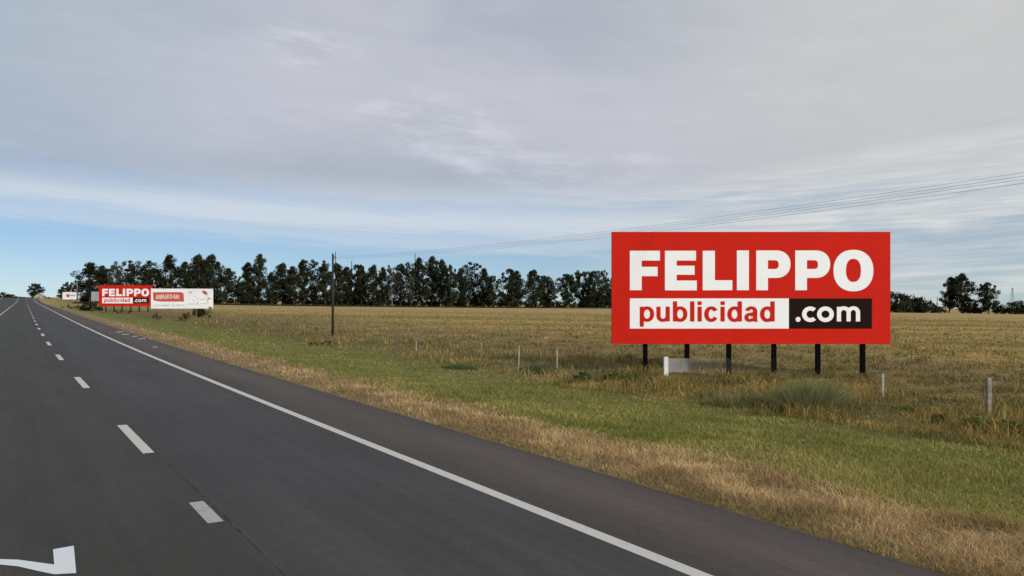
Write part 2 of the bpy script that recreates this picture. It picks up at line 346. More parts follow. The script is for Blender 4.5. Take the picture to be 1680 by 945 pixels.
# ------------------------------------------------------------------ grasses
def blades(name, X, Y, hgt, wid, tint, label, lean=.5, seg=2, cat='grass'):
    n = len(X); Z = ground_z(X, Y) - .01
    an = rng.uniform(0, 2 * np.pi, n); ln = rng.normal(0, lean, n) * hgt; lx = np.cos(an) * ln; ly = np.sin(an) * ln
    wa = rng.uniform(0, np.pi, n); wx = np.cos(wa) * wid / 2; wy = np.sin(wa) * wid / 2
    P0 = np.stack([X, Y, Z], 1); o = np.zeros
    A = P0 + np.stack([wx, wy, 0 * wx], 1); B = P0 - np.stack([wx, wy, 0 * wx], 1)
    mid = P0 + np.stack([lx * .35, ly * .35, hgt * .6], 1); C = mid + np.stack([wx, wy, 0 * wx], 1) * .75; D = mid - np.stack([wx, wy, 0 * wx], 1) * .75
    T = P0 + np.stack([lx, ly, hgt * rng.uniform(.75, 1.05, n)], 1)
    V = np.stack([A, B, C, D, T], 1).reshape(-1, 3); i = np.arange(n)[:, None] * 5
    FL = (i + np.array([0, 1, 3, 2, 2, 3, 4])[None]).ravel(); ln_ = np.tile([4, 3], n)
    tt = np.repeat(tint, 5, 0)
    ob = np_mesh(name, V, FL, np.array(ln_), M_grass, None, tt)
    return tag(ob, label, cat, None, 'stuff')
def scatter(N, dmin, dmax, power=1.0, azr=41):
    a = rng.uniform(-R(azr), R(azr), N); u = rng.uniform(0, 1, N)
    d = 1 / (1 / dmin + u * (1 / dmax - 1 / dmin)) if power == 1 else dmin * (dmax / dmin) ** u
    return d * np.sin(a), d * np.cos(a), d
def mixc(a, b, k): k = np.asarray(k)[:, None]; return np.asarray(a) * (1 - k) + np.asarray(b) * k
def vary(c, amt): return np.clip(c * np.exp(rng.normal(0, amt, (len(c), 1))) * (1 + rng.normal(0, .05, c.shape)), .004, .8)
def qd(q, s): return q + (fbm(q * .35, s * .18, 40, 3) - .5) * 2.2
def patch(name, N, dmin, dmax, qa, qb, hf, cf, label, power=1, lean=.5, wmin=.006):
    X, Y, d = scatter(N, dmin, dmax, power); s, q = to_sq(X, Y); qq = qd(q, s); k = (qq > qa) & (qq < qb) & (q > Q_R + .03) if qa > 0 else (q < Q_L2 - .1) & (q > -40)
    X, Y, d, s, q, qq = X[k], Y[k], d[k], s[k], q[k], qq[k]
    h = hf(X, Y, s, q) * rng.uniform(.6, 1.25, len(X)); wd = np.maximum(wmin, d * .00085) * rng.uniform(.7, 1.3, len(X))
    return blades(name, X, Y, h, wd, cf(X, Y, s, q), label, lean)
def c_dry(X, Y, s, q):
    a = mixc((.27, .185, .08), (.58, .405, .205), smooth((fbm(X * 1.3, Y * 1.3, 50) - .22) * 1.9)); g = smooth((fbm(X * .35, Y * .35, 51) - .52) * 5)
    a = mixc(a, (.19, .165, .065), g * .55); a = mixc(a, (.20, .165, .065), smooth((8.4 - q) / .9) * .5); return vary(a, .22)
def c_green(X, Y, s, q):
    a = mixc((.15, .165, .03), (.32, .295, .075), smooth((fbm(X * .6, Y * .6, 52) - .25) * 2)); dr = smooth((fbm(X * .22, Y * .22, 53) - .5) * 4)
    a = mixc(a, (.38, .30, .11), dr * .5 + .15); gn = smooth((fbm(X * .3 + 9, Y * .3, 95) - .53) * 7); a = mixc(a, (.145, .18, .032), gn * .5); return vary(a, .2)
def c_rough(X, Y, s, q):
    a = mixc((.09, .095, .022), (.34, .24, .075), smooth((fbm(X * .8, Y * .8, 54) - .3) * 2.4)); dr = smooth((fbm(X * .15, Y * .15, 55) - .5) * 5)
    return vary(mixc(a, (.36, .265, .115), dr * .5), .25)
def c_field(X, Y, s, q):
    a = mixc((.14, .12, .034), (.50, .345, .13), smooth((fbm(X * .9, Y * .9, 56) - .28) * 2.4)); g = smooth((fbm(X * .05, Y * .11, 57) - .46) * 5)
    a = mixc(a, (.16, .14, .042), g * .7); bw_ = smooth((fbm(X * .12 + 3, Y * .2, 97) - .5) * 6); a = mixc(a, (.23, .165, .075), bw_ * .5); dk = smooth((fbm(X * 1.7, Y * 1.7, 90, 2) - .60) * 9); dk2 = smooth((fbm(X * .28, Y * .28, 91, 3) - .5) * 6)
    a = mixc(a, (.062, .068, .014), dk * (.35 + .5 * dk2)); return vary(a, .22)
patch('dry_verge_grass', 330000, 5.5, 90, 7.0, 10.2, lambda X, Y, s, q: .05 + .16 * fbm(X * 1.5, Y * 1.5, 60) * smooth((q - 7.3) / 1.0), c_dry, 'bleached tan dry grass strip along the asphalt edge', lean=1.3, wmin=.0045)
patch('green_verge_grass', 250000, 7.5, 110, 9.8, 18.6, lambda X, Y, s, q: .05 + .09 * fbm(X, Y, 61), c_green, 'short mown green grass band beyond the dry strip', lean=1.2)
patch('weedy_grass', 170000, 12, 130, 17.8, 27, lambda X, Y, s, q: .10 + .38 * smooth((fbm(X * .6, Y * .6, 62) - .25) * 1.8), c_rough, 'rough dark olive weedy grass along the post line', lean=1.1, wmin=.009)
def h_field(X, Y, s, q): return .05 + .22 * smooth((fbm(X * 1.1, Y * 1.1, 63) - .35) * 2.6)
patch('pasture_grass', 330000, 15, 260, 26, 900, h_field, c_field, 'tan and olive tussocky pasture covering the wide field', lean=1.5, wmin=.010)
patch('roadside_grass', 26000, 40, 700, -1, 0, lambda X, Y, s, q: .25 + 0 * X, c_dry, 'thin dry grass beside the far left road edge', power=2, wmin=.02)

# ------------------------------------------------------------------ leafy things
def leaf_cloud(name, C, rad, per, size, col, parent, material, colvar=.35, flat=.75, seed=0, droop=0):
    """clusters of leaf-sized faces round the clump centres C"""
    C = np.asarray(C, float); rad = np.asarray(rad, float); n = len(C); per = np.asarray(per if np.ndim(per) else np.full(n, per)).astype(int)
    idx = np.repeat(np.arange(n), per); N = len(idx); dr = rng.normal(0, 1, (N, 3)); dr /= np.linalg.norm(dr, axis=1)[:, None]
    rr = rng.uniform(.15, 1, N) ** .45; P_ = C[idx] + dr * (rad[idx] * rr)[:, None] * np.array([1, 1, flat])
    nrm = dr + rng.normal(0, .7, (N, 3)); nrm /= np.linalg.norm(nrm, axis=1)[:, None]
    a = np.cross(nrm, rng.normal(0, 1, (N, 3))); a /= np.linalg.norm(a, axis=1)[:, None]; b = np.cross(nrm, a)
    sz = size * rng.uniform(.5, 1.4, N); a *= sz[:, None]; b *= (sz * rng.uniform(.35, .7, N))[:, None]
    V = np.stack([P_ - a, P_ - b * .8 + a * .1, P_ + a, P_ + b], 1).reshape(-1, 3)
    cl = np.exp(rng.normal(0, colvar, n))[idx] * np.exp(rng.normal(0, .25, N))
    hue = rng.normal(0, .12, n)[idx]
    tint = np.asarray(col)[None] * cl[:, None]; tint[:, 0] *= 1 + hue; tint = np.clip(tint, .003, .5)
    return np_mesh(name, V, np.arange(4 * N), 4, material, parent, np.repeat(tint, 4, 0))
def make_tree(kind, Hh, Wd, nclump, leafcol, seed, name='eucalyptus_tree', bark=None, low=.16, topbias=1.0, leaf=.42, per=105):
    r = np.random.default_rng(seed); rnd = random.Random(seed)
    root = empty(name, (0, 0, 0)); mb = MB()
    nst = 1 if kind != 'multi' else 3; C = []; Rd = []
    for k in range(nst):
        ang = rnd.uniform(0, 6.28); off = Vector((math.cos(ang), math.sin(ang), 0)) * (Wd * .12 if nst > 1 else 0)
        top = Vector((rnd.uniform(-.10, .10) * Wd, rnd.uniform(-.1, .1) * Wd, Hh * rnd.uniform(.80, .94))) + off * 1.6
        pts = []; K = 7
        for i in range(K + 1):
            f = i / K; p = off * .3 + (top - off * .3) * f + Vector((rnd.uniform(-1, 1), rnd.uniform(-1, 1), 0)) * Wd * .03 * (f > 0); p.z = Hh * .9 * f if i else -.3; pts.append(p)
        r0 = Hh * .016 / (nst ** .5); mb.tube(pts, [r0 * (1.15 - f_ / K * 1.0) for f_ in range(K + 1)], 7)
        nl = nclump // nst
        for j in range(nl):
            f = low + (1 - low) * ((j + rnd.random()) / nl) ** topbias
            prof = {'tall': math.sin(math.pi * min(1, (f - low * .4) ** .8)) ** .6 * (1 if f < .72 else 1.15 - (f - .72) * 2.6), 'round': math.sqrt(max(.05, 1 - ((f - .58) / .47) ** 2)),
                    'multi': .55 + .5 * f if f < .85 else .8, 'spire': 1.1 - f, 'spread': .3 + .9 * f if f < .8 else .8}[kind]
            rad_ = Wd * .5 * max(.08, prof) * rnd.uniform(.25, 1.0); an = rnd.uniform(0, 6.28)
            base = pts[min(K, int(f * K))]; c = Vector((base.x + math.cos(an) * rad_, base.y + math.sin(an) * rad_, Hh * f * .97))
            cr = Hh * rnd.uniform(.055, .115) * (1.0 if f < .8 else .72); C.append(c); Rd.append(cr)
            if rnd.random() < .75:
                st_ = pts[min(K, max(0, int(f * K * .8)))]; md = (st_ + c) / 2 + Vector((0, 0, -rad_ * .12)); mb.tube([st_, md, c], [r0 * .42 * (1.1 - f * .6), r0 * .26, r0 * .08], 4, False)
    mb.build('trunk', bark or M_bark, root, True)
    leaf_cloud('crown', C, Rd, per, leaf, leafcol, root, M_darkleaf, flat=.8)
    return root
DK = (.022, .024, .011)
protos = {
 'A': make_tree('tall', 24, 12, 74, DK, 1), 'B': make_tree('tall', 24, 10, 56, (.034, .038, .02), 2, low=.2), 'C': make_tree('tall', 24, 15, 92, (.028, .034, .017), 3),
 'D': make_tree('multi', 24, 14, 66, (.036, .04, .022), 4, per=80), 'E': make_tree('spread', 22, 15, 50, (.045, .046, .03), 5, per=60, bark=M_bark2, low=.3),
 'F': make_tree('round', 20, 15, 90, (.026, .033, .016), 6, name='broadleaf_tree'), 'G': make_tree('tall', 24, 9, 62, (.024, .03, .015), 7, low=.06, name='conifer_tree'),
 'H': make_tree('round', 20, 19, 100, (.032, .038, .018), 8, name='broadleaf_tree', low=.1)}
PH = dict(A=24, B=24, C=24, D=24, E=22, F=20, G=24, H=20); PW = dict(A=13, B=11, C=16, D=15, E=17, F=16, G=10, H=20)
used = set()
def place(kind, x, ytop, wpx, D, label, cat, group=None, hname=None):
    p = atd(x, D); Ht = zpx(ytop, D) - p.z; src = protos[kind]
    o = src if kind not in used else copy_tree(src); used.add(kind)
    o.location = p; sz = Ht / PH[kind]; sx = wpx / F * D / PW[kind] * 1.34
    o.scale = (sx, sx * .9, sz); o.rotation_euler = (0, 0, random.uniform(0, 6.28))
    for k in ('label', 'category', 'group'):
        if k in o: del o[k]
    return tag(o, label, cat, group)
def line_depth(x): return float(np.interp(x, [0, 130, 500, 1000, 1100], [330, 345, 370, 520, 540]))
ANCH = [(0, 160, 'left of the small red billboard'), (160, 250, 'behind the small red billboard'), (250, 350, 'behind the white billboard'), (350, 546, 'between the white billboard and the dark pole'),
        (546, 683, 'just right of the dark roadside pole'), (683, 850, 'midway between pole and big billboard'), (850, 1020, 'close left of the big red billboard')]
ORD = ['first', 'second', 'third', 'fourth', 'fifth', 'sixth', 'seventh', 'eighth', 'ninth', 'tenth', 'eleventh', 'twelfth', 'thirteenth', 'fourteenth', 'fifteenth', 'sixteenth', 'seventeenth']
LOOK = dict(A='tall dark eucalyptus', B='slim upright dark eucalyptus', C='broad dense dark eucalyptus', D='open forked eucalyptus', E='thin pale-limbed eucalyptus with sky gaps', F='rounded dark tree', G='narrow black conifer', H='wide round dark tree')
TR = [('A', 147, 430, 38), ('B', 165, 436, 26), ('E', 183, 440, 36), ('E', 198, 428, 34), ('B', 216, 435, 26), ('D', 236, 427, 40), ('F', 254, 440, 30), ('A', 279, 417, 34), ('B', 303, 430, 28), ('C', 325, 418, 34), ('C', 347, 418, 38),
      ('G', 334, 426, 24), ('B', 371, 440, 28), ('E', 386, 452, 26), ('A', 410, 430, 26), ('B', 424, 417, 24), ('F', 402, 462, 28), ('A', 446, 446, 22), ('C', 463, 432, 34), ('B', 483, 437, 26), ('A', 499, 425, 22), ('D', 516, 426, 36),
      ('B', 534, 432, 22), ('C', 553, 432, 30), ('A', 571, 437, 26), ('F', 585, 434, 26), ('B', 594, 435, 20), ('C', 613, 435, 28), ('A', 628, 438, 22), ('E', 643, 434, 24), ('B', 657, 433, 26), ('D', 674, 430, 26), ('A', 690, 422, 24), ('B', 708, 421, 28),
      ('C', 725, 426, 26), ('F', 740, 434, 22), ('G', 757, 440, 22), ('D', 774, 430, 32), ('A', 793, 440, 24), ('F', 808, 452, 22), ('F', 835, 441, 30), ('B', 850, 445, 20), ('C', 875, 443, 34), ('F', 893, 452, 24), ('E', 910, 455, 30),
      ('F', 930, 449, 26), ('H', 957, 445, 34), ('F', 974, 444, 22), ('D', 988, 443, 22), ('H', 1006, 456, 36)]
TR.sort(key=lambda a: a[1]); cnt = {}
GT = 'dark trees in the long row behind the field'
for i, (k_, x, yt, wp) in enumerate(TR):
    for j, (a_, b_, ph) in enumerate(ANCH):
        if a_ <= x < b_: break
    cnt[j] = cnt.get(j, 0) + 1
    place(k_, x, yt, wp, line_depth(x) + random.uniform(-14, 14), f'{LOOK[k_]}, {ORD[cnt[j]-1]} tree {ph}', 'tree', GT)
# the dark shrubs under the row
def make_shrub(Hh, Wd, n, col, name, per=70, leaf=.22, seed=0, material=None, stem=True):
    rnd = random.Random(seed); root = empty(name, (0, 0, 0)); C = []; Rd = []; mb = MB()
    for j in range(n):
        an = rnd.uniform(0, 6.28); rr = Wd * .42 * rnd.random() ** .5; z = Hh * (.12 + .72 * rnd.random() * (1 - (rr / (Wd * .55)) ** 2)); c = Vector((math.cos(an) * rr, math.sin(an) * rr, z)); C.append(c); Rd.append(Hh * rnd.uniform(.14, .24))
        mb.tube([Vector((c.x * .12, c.y * .12, -.1)), Vector((c.x * .5, c.y * .5, z * .55)), c], [Hh * .012, Hh * .008, Hh * .003], 4, False)
    mb.build('stem', M_bark, root); leaf_cloud('foliage', C, Rd, per, leaf, col, root, material or M_darkleaf, flat=.8)
    return root
shp = [make_shrub(8, 13, 34, (.026, .032, .015), 'understory_shrub', 70, .42, 11), make_shrub(8, 11, 26, (.03, .034, .018), 'understory_shrub', 60, .42, 12)]
us = [0, 0]; uc = {}
for i, x in enumerate([153, 171, 192, 211, 232, 262, 287, 312, 338, 362, 392, 412, 437, 468, 492, 523, 541, 562, 580, 600, 620, 640, 664, 686, 706, 730, 750, 769, 790, 818, 842, 866, 888, 903, 921, 944, 966, 992, 1012]):
    k = i % 2; o = shp[k] if not us[k] else copy_tree(shp[k]); us[k] = 1; D = line_depth(x) + random.uniform(6, 22)
    o.location = atd(x, D); sc_ = random.uniform(.75, 1.15); o.scale = (sc_ * 1.05, sc_, sc_ * random.uniform(.7, 1.25)); o.rotation_euler = (0, 0, random.uniform(0, 6.28))
    for j, (a_, b_, ph) in enumerate(ANCH):
        if a_ <= x < b_: break
    uc[j] = uc.get(j, 0) + 1
    tag(o, f'low black-green shrub, {ORD[uc[j]-1]} under the trees {ph}', 'shrub', 'dark shrubs under the tree row')
# trees near the bend, right-hand trees and bushes
place('F', 57, 465, 20, 620, 'lone hazy round tree over the far end of the road', 'tree')
place('H', 116, 463, 21, 400, 'dark round tree behind the far small white billboard', 'tree')
place('B', 101, 470, 12, 410, 'small dark tree left of the far small white billboard', 'tree')
place('C', 1578, 449, 38, 480, 'tall full-crowned tree standing alone right of the big billboard', 'tree')
place('A', 1557, 454, 24, 486, 'smaller leafy tree leaning against the tall lone tree', 'tree')
place('F', 1622, 463, 27, 470, 'dark rounded tree near the right edge of the field', 'tree')
rb = [(1472, 473, 30, 450, 'tallest dark bush touching the right edge of the big billboard'), (1494, 480, 28, 455, 'dark bush sloping down, second right of the big billboard'), (1512, 488, 26, 460, 'grey-green low bush, third right of the big billboard'),
      (1528, 493, 18, 470, 'thin low scrub left of the tall lone tree'), (1590, 494, 26, 485, 'brown low scrub under the tall lone tree'), (1608, 499, 22, 478, 'low olive scrub between the tall lone tree and the rounded dark tree'), (1541, 500, 16, 474, 'lowest scrub at the left foot of the tall lone tree'), (1645, 497, 24, 470, 'low green bush right of the rounded dark tree'), (1664, 490, 26, 460, 'green bush below the far pylon'), (1684, 492, 24, 465, 'green bush cut off by the right photo edge'),
      (1440, 472, 34, 450, 'dark bush mostly hidden behind the big billboard'), (1483, 477, 26, 452, 'dark bush between the tallest bush and the sloping bush'), (1503, 484, 24, 458, 'low dark bush between the sloping bush and the grey-green bush'), (997, 470, 40, 500, 'black dense bush touching the left edge of the big billboard'), (978, 480, 34, 503, 'black low bush second left of the big billboard'), (5, 477, 24, 740, 'dark green bush on the left roadside at the photo edge'), (18, 481, 14, 780, 'smaller bush beside the left roadside near the crest'), (31, 485.5, 10, 640, 'small dark bush rising behind the road crest'), (41, 487, 7, 650, 'tiny shrub behind the road crest left of the hazy tree'),
      (79, 486, 9, 560, 'tiny dark bush right of the pale shed'), (150, 494, 34, 172, 'dark rough bush in the weeds left of the small red billboard')]
for i, (x, yt, wp, D, lab) in enumerate(rb):
    o = copy_tree(shp[i % 2]); p = atd(x, D); Ht = zpx(yt, D) - p.z; o.location = p; sx = wp / F * D / (12 if D < 300 else 8.6); o.scale = (sx, sx, Ht / 7.2); o.rotation_euler = (0, 0, random.uniform(0, 6)); 
    if 'group' in o: del o['group']
    tag(o, lab, 'bush')
# dark strip of weeds at the foot of the tree row
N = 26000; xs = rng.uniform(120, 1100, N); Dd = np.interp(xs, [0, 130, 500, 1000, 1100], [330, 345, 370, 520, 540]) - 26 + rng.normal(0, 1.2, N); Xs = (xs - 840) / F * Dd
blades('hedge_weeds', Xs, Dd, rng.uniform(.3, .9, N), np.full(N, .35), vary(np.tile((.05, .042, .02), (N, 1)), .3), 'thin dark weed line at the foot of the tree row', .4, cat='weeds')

# ------------------------------------------------------------------ sign lettering
class Art:
    """flat lettering in the pixel grid of an enlarged view of the board; each overlapping piece sits 1.2 mm further out"""
    def __init__(s): s.mb = MB(); s.k = 0
    def P(s, x, y): return (x, -s.k * .0012, -y)
    def poly(s, *pts): s.mb.quad(*[s.P(*p) for p in pts]); 
    def rect(s, x0, y0, x1, y1): s.poly((x0, y1), (x1, y1), (x1, y0), (x0, y0))
    def band(s, outer, inner, closed=False):
        n = len(outer)
        for i in range(n if closed else n - 1):
            j = (i + 1) % n; s.poly(outer[i], inner[i], inner[j], outer[j])
    def ell(s, cx, cy, rx, ry, a0, a1, n=28, p=2.0):
        o = []
        for i in range(n + 1):
            a = R(a0 + (a1 - a0) * i / n); c, d = math.cos(a), math.sin(a); o.append((cx + rx * math.copysign(abs(c) ** (2 / p), c), cy + ry * math.copysign(abs(d) ** (2 / p), d)))
        return o
    def ring(s, cx, cy, rx, ry, tx, ty, a0=0, a1=360, p=2.2, n=36):
        s.k += 1; s.band(s.ell(cx, cy, rx, ry, a0, a1, n, p), s.ell(cx, cy, rx - tx, ry - ty, a0, a1, n, p)); s.k += 1
    def disc(s, cx, cy, r): s.k += 1; s.poly(*list(reversed(s.ell(cx, cy, r, r, 0, 360, 20)[:-1])))
    def seg(s, x0, y0, x1, y1, wd):
        dx, dy = x1 - x0, y1 - y0; l = math.hypot(dx, dy); nx, ny = -dy / l * wd / 2, dx / l * wd / 2
        s.k += 1; s.poly((x0 + nx, y0 + ny), (x1 + nx, y1 + ny), (x1 - nx, y1 - ny), (x0 - nx, y0 - ny))
def big_letters(a):
    a.rect(52, 64, 128, 317); a.rect(128, 64, 245, 127); a.rect(128, 167, 230, 227)
    a.rect(277, 64, 352, 318); a.rect(352, 64, 476, 127); a.rect(352, 160, 467, 218); a.rect(352, 255, 481, 318)
    a.rect(519, 64, 597, 317); a.rect(597, 253, 709, 317); a.rect(738, 62, 815, 317)
    for x0, xr, xi in ((862, 1082, 1006), (1112, 1336, 1258)):
        a.rect(x0, 62, x0 + 75, 317); xs = xr - 92; xn = xi - 28
        outer = [(x0 + 75, 62)] + a.ell(xs, 150, xr - xs, 88, -90, 90, 24, 2.15) + [(x0 + 75, 238)]
        inner = [(x0 + 75, 125)] + a.ell(xn, 153, xi - xn, 28, -90, 90, 24, 2.6) + [(x0 + 75, 181)]
        a.band(outer, inner)
    a.band(a.ell(1485, 191, 128, 133, 0, 360, 56, 2.2), a.ell(1485, 190, 48, 74, 0, 360, 56, 2.35))
def small_letters(a):
    T, B, w_ = 421, 518, 27
    def bowl(cx, rx): a.ring(cx, 470, rx, 50, w_, 21, p=2.1)
    a.rect(115, 422, 142, 551); bowl(162, 46)
    a.rect(222, 422, 249, 480); a.rect(281, 422, 308, 517); a.ring(265, 480, 43, 40, 27, 21, 180, 0, 2.1, 20)
    a.rect(328, 388, 355, 517); bowl(375, 46)
    a.rect(438, 388, 466, 517)
    for x0 in (486, 633): a.rect(x0, 422, x0 + 27, 517); a.rect(x0, 388, x0 + 27, 411)
    a.ring(574, 470, 45, 50, 28, 21, 31, 329, 2.1)
    for xs, cx in ((743, 723), (953, 933)): a.rect(xs, 388, xs + 27, 517); bowl(cx, 46)
    a.rect(842, 452, 868, 510); a.poly((842, 510), (849, 518), (874, 518), (868, 510))
    a.ring(830, 453, 38, 33, 26, 19, 190, 360, 2.2, 22)
    a.ring(822, 490, 35, 29, 25, 18, 20, 340, 2.1, 30); a.k += 1; a.poly((815, 478), (844, 470), (844, 455), (812, 464))
def com_letters(a):
    a.disc(1130, 504, 16); a.ring(1208, 471, 53, 50, 29, 26, 46, 314, 2.0)
    a.ring(1305, 471, 54, 50, 28, 26, 0, 360, 2.0)
    a.rect(1378, 424, 1405, 517); a.rect(1440, 462, 1467, 517); a.rect(1500, 462, 1527, 517)
    a.ring(1422.5, 462, 44.5, 42, 27, 24, 180, 360, 2.1, 20); a.ring(1483.5, 462, 43.5, 42, 27, 24, 180, 360, 2.1, 20)
def billboard():
    D = 34.2; k = D / F; x0, x1, y0, y1 = 1003.5, 1461, 380.3, 564.4; cx = (x0 + x1) / 2
    X = (cx - 840) * k; g = gz(X, D); root = empty('billboard', (X, D, g))
    zt, zb = zpx(y0, D) - g, zpx(y1, D) - g; Wm = (x1 - x0) * k
    f = MB(); f.box((0, .055, (zt + zb) / 2), (Wm, .11, zt - zb)); f.build('sign_panel', M_red, root, bevel=.008)
    bk = MB(); bk.box((0, .121, (zt + zb) / 2), (Wm - .16, .02, zt - zb - .16)); bk.build('back_sheet', M_galv, root)
    def put(a, name, m_, par, off, neg=1):
        v = []
        for x, y, z in a.mb.v: v.append(((1020 + x / 3.907 - cx) * k, -off + y, zpx(395 - z / 3.907, D) - g))
        a.mb.v = v; return a.mb.build(name, m_, par)
    a = Art(); big_letters(a); put(a, 'lettering', M_white, root, .006)
    def slab(name, xa, xb, m_):
        s_ = MB(); zt_, zb_ = zpx(395 + 369.5 / 3.907, D) - g, zpx(395 + 563 / 3.907, D) - g; xa_, xb_ = (1020 + xa / 3.907 - cx) * k, (1020 + xb / 3.907 - cx) * k
        s_.box(((xa_ + xb_) / 2, -.004, (zt_ + zb_) / 2), (xb_ - xa_ - .001, .008, zt_ - zb_)); return s_.build(name, m_, root)
    ws = slab('white_strip', 52, 1071, M_white); ds = slab('dark_strip', 1071, 1604, M_brown)
    a = Art(); small_letters(a); put(a, 'lettering', M_red, ws, .011)
    a = Art(); com_letters(a); put(a, 'lettering', M_white, ds, .011)
    for x in (1060, 1129, 1198, 1272.5, 1345, 1419):
        l = MB(); xx = (x - cx) * k; l.box((xx, .235, (zt - .5) / 2 - .15), (.19, .19, zt - .5 + .3)); l.build('leg', M_black, root, bevel=.01)
    for z in (zb + .35, (zt + zb) / 2, zt - .5):
        l = MB(); l.box((0, .155, z), (Wm - .3, .045, .12)); l.build('rail', M_black, root)
    return root
bb = billboard(); tag(bb, 'large red FELIPPO publicidad .com billboard on six black legs in the field', 'billboard', 'red billboards with the same lettering')
b2 = copy_tree(bb); D2 = 177.7; X2 = (206 - 840) / F * D2; b2.location = (X2, D2, gz(X2, D2)); zt2 = zpx(468, D2) - gz(X2, D2); ztb = zpx(380.3, 34.2) - bb.location.z
b2.scale = (1, 1, zt2 / ztb); tag(b2, 'small distant red FELIPPO publicidad .com billboard beside the white billboard', 'billboard')

# white boards
def white_board(x0, x1, yt, yb, D, rz, label, legs, wall=M_white, edge=None):
    k = D / F; cx = (x0 + x1) / 2; X = (cx - 840) * k; g = gz(X, D); root = empty('billboard', (X, D, g), rz, label=label, cat='billboard')
    zt, zb = zpx(yt, D) - g, zpx(yb, D) - g; Wm = (x1 - x0) * k / math.cos(rz)
    p = MB(); p.box((0, .05, (zt + zb) / 2), (Wm, .1, zt - zb)); p.build('sign_panel', wall, root, bevel=.01)
    for i in range(legs):
        xx = -Wm / 2 + .5 + (Wm - 1) * i / (legs - 1); l = MB(); l.box((xx, .17, (zt - .3) / 2 - .1), (.14, .14, zt - .3 + .2)); l.build('leg', M_post2, root)
    return root, Wm, zt, zb
M_wb = mat('board_white', (.86, .865, .88), .6, .10, .6, 0, .2)
wbo, Wm, zt, zb = white_board(251.5, 346.5, 473.6, 506.3, 128, R(10), 'long white billboard with a small red name plate and faint plants painted', 5, M_wb)
def bx(u): return -Wm / 2 + (u - 95) / (1555 - 95) * Wm                         # columns and rows of the enlarged view of this board
def bz(v): return zt - (v - 118) / (612 - 118) * (zt - zb)
def flat(name, m_, polys, par, off=.004):
    mb_ = MB()
    for i, pl in enumerate(polys): mb_.quad(*[(bx(u), -off - i * .0012, bz(v)) for u, v in pl])
    return mb_.build(name, m_, par)
M_plate = mat('plate_red', (.62, .085, .05), .6, .15, 1.5); M_fadew = mat('faded_white', (.72, .6, .56), .7); M_grt = mat('faint_grey', (.42, .42, .44), .7); M_twig = mat('twig_grey', (.36, .33, .32), .7); M_pet = mat('petal_red', (.55, .09, .07), .7, .3, 3); M_orange = mat('petal_orange', (.66, .33, .16), .7)
pl_ = flat('name_plate', M_plate, [[(155, 408), (290, 437), (868, 438), (855, 225), (790, 203), (140, 208)]], wbo)
def seglist(segs, wd):
    o = []
    for x0, y0, x1, y1 in segs:
        dx, dy = x1 - x0, y1 - y0; l = math.hypot(dx, dy); nx, ny = -dy / l * wd / 2, dx / l * wd / 2; o.append([(x0 + nx, y0 + ny), (x1 + nx, y1 + ny), (x1 - nx, y1 - ny), (x0 - nx, y0 - ny)])
    return o
segs = []
x = 215
for ch in 'ANNARDANI':
    y0, y1, wl = 262 + random.uniform(-6, 6), 368 + random.uniform(-4, 16), 52
    if ch == 'A': segs += [(x, y1, x + 24, y0), (x + 24, y0, x + 48, y1), (x + 12, (y0 + y1) / 2 + 18, x + 38, (y0 + y1) / 2 + 18)]
    if ch == 'N': segs += [(x, y1, x + 3, y0), (x + 3, y0, x + 40, y1), (x + 40, y1, x + 43, y0)]
    if ch == 'R': segs += [(x, y1, x, y0), (x, y0, x + 34, y0 + 14), (x + 34, y0 + 14, x + 32, y0 + 46), (x + 32, y0 + 46, x, y0 + 54), (x + 8, y0 + 54, x + 42, y1)]
    if ch == 'D': segs += [(x, y1, x, y0), (x, y0, x + 34, y0 + 20), (x + 34, y0 + 20, x + 36, y1 - 25), (x + 36, y1 - 25, x, y1)]
    if ch == 'I': segs += [(x + 6, y1, x + 6, y0)]
    x += 66
flat('lettering', M_fadew, seglist(segs, 17), wbo, .012)
tk = []
x = 195
while x < 860:
    if not (520 < x < 570): tk.append((x, 515 + random.uniform(-6, 8), x + random.uniform(6, 18), 548 + random.uniform(-6, 6)))
    x += random.uniform(15, 26)
for sd_ in (0, 1): flat('small_print', M_grt, seglist([q for q in tk if (q[0] > 545) == bool(sd_)], 9), wbo)
br = [(1185, 520, 1192, 360), (1192, 380, 1130, 315), (1190, 370, 1225, 345), (1130, 315, 1115, 280), (1060, 390, 1120, 430), (1410, 520, 1412, 380), (1412, 380, 1440, 300), (950, 495, 1250, 500), (1235, 385, 1380, 375), (1250, 495, 1400, 490), (1420, 400, 1450, 470)]
flat('plant_drawing', M_twig, seglist(br, 8), wbo)
for k_, pg in enumerate([[(1290, 190), (1340, 255), (1395, 250), (1420, 215), (1380, 185), (1310, 160)], [(1425, 350), (1440, 385), (1495, 375), (1480, 350)]]): flat('flower', M_pet, [pg], wbo)
for k_, pg in enumerate([[(1340, 255), (1385, 285), (1440, 260), (1425, 225), (1395, 250)], [(975, 205), (1030, 245), (1060, 200), (1030, 190)]]): flat('flower', M_orange, [pg], wbo, .008)
M_gb = mat('board_grey', (.42, .43, .46), .7, .2, .5)
gb, *_ = white_board(148.5, 186, 478.5, 494, 205, R(-6), 'pale grey board half hidden behind the small red billboard', 4, M_gb)
fb, Wf, zt3, zb3 = white_board(103, 125, 479.3, 491.3, 330, R(5), 'far small white board with a red mark left of the far pole', 3, M_wb)
q_ = MB(); q_.quad((-1.0, -.006, zb3 + .9), (-.1, -.006, zb3 + .9), (-.1, -.006, zt3 - .9), (-1.5, -.006, zt3 - .9)); q_.build('red_mark', M_plate, fb)
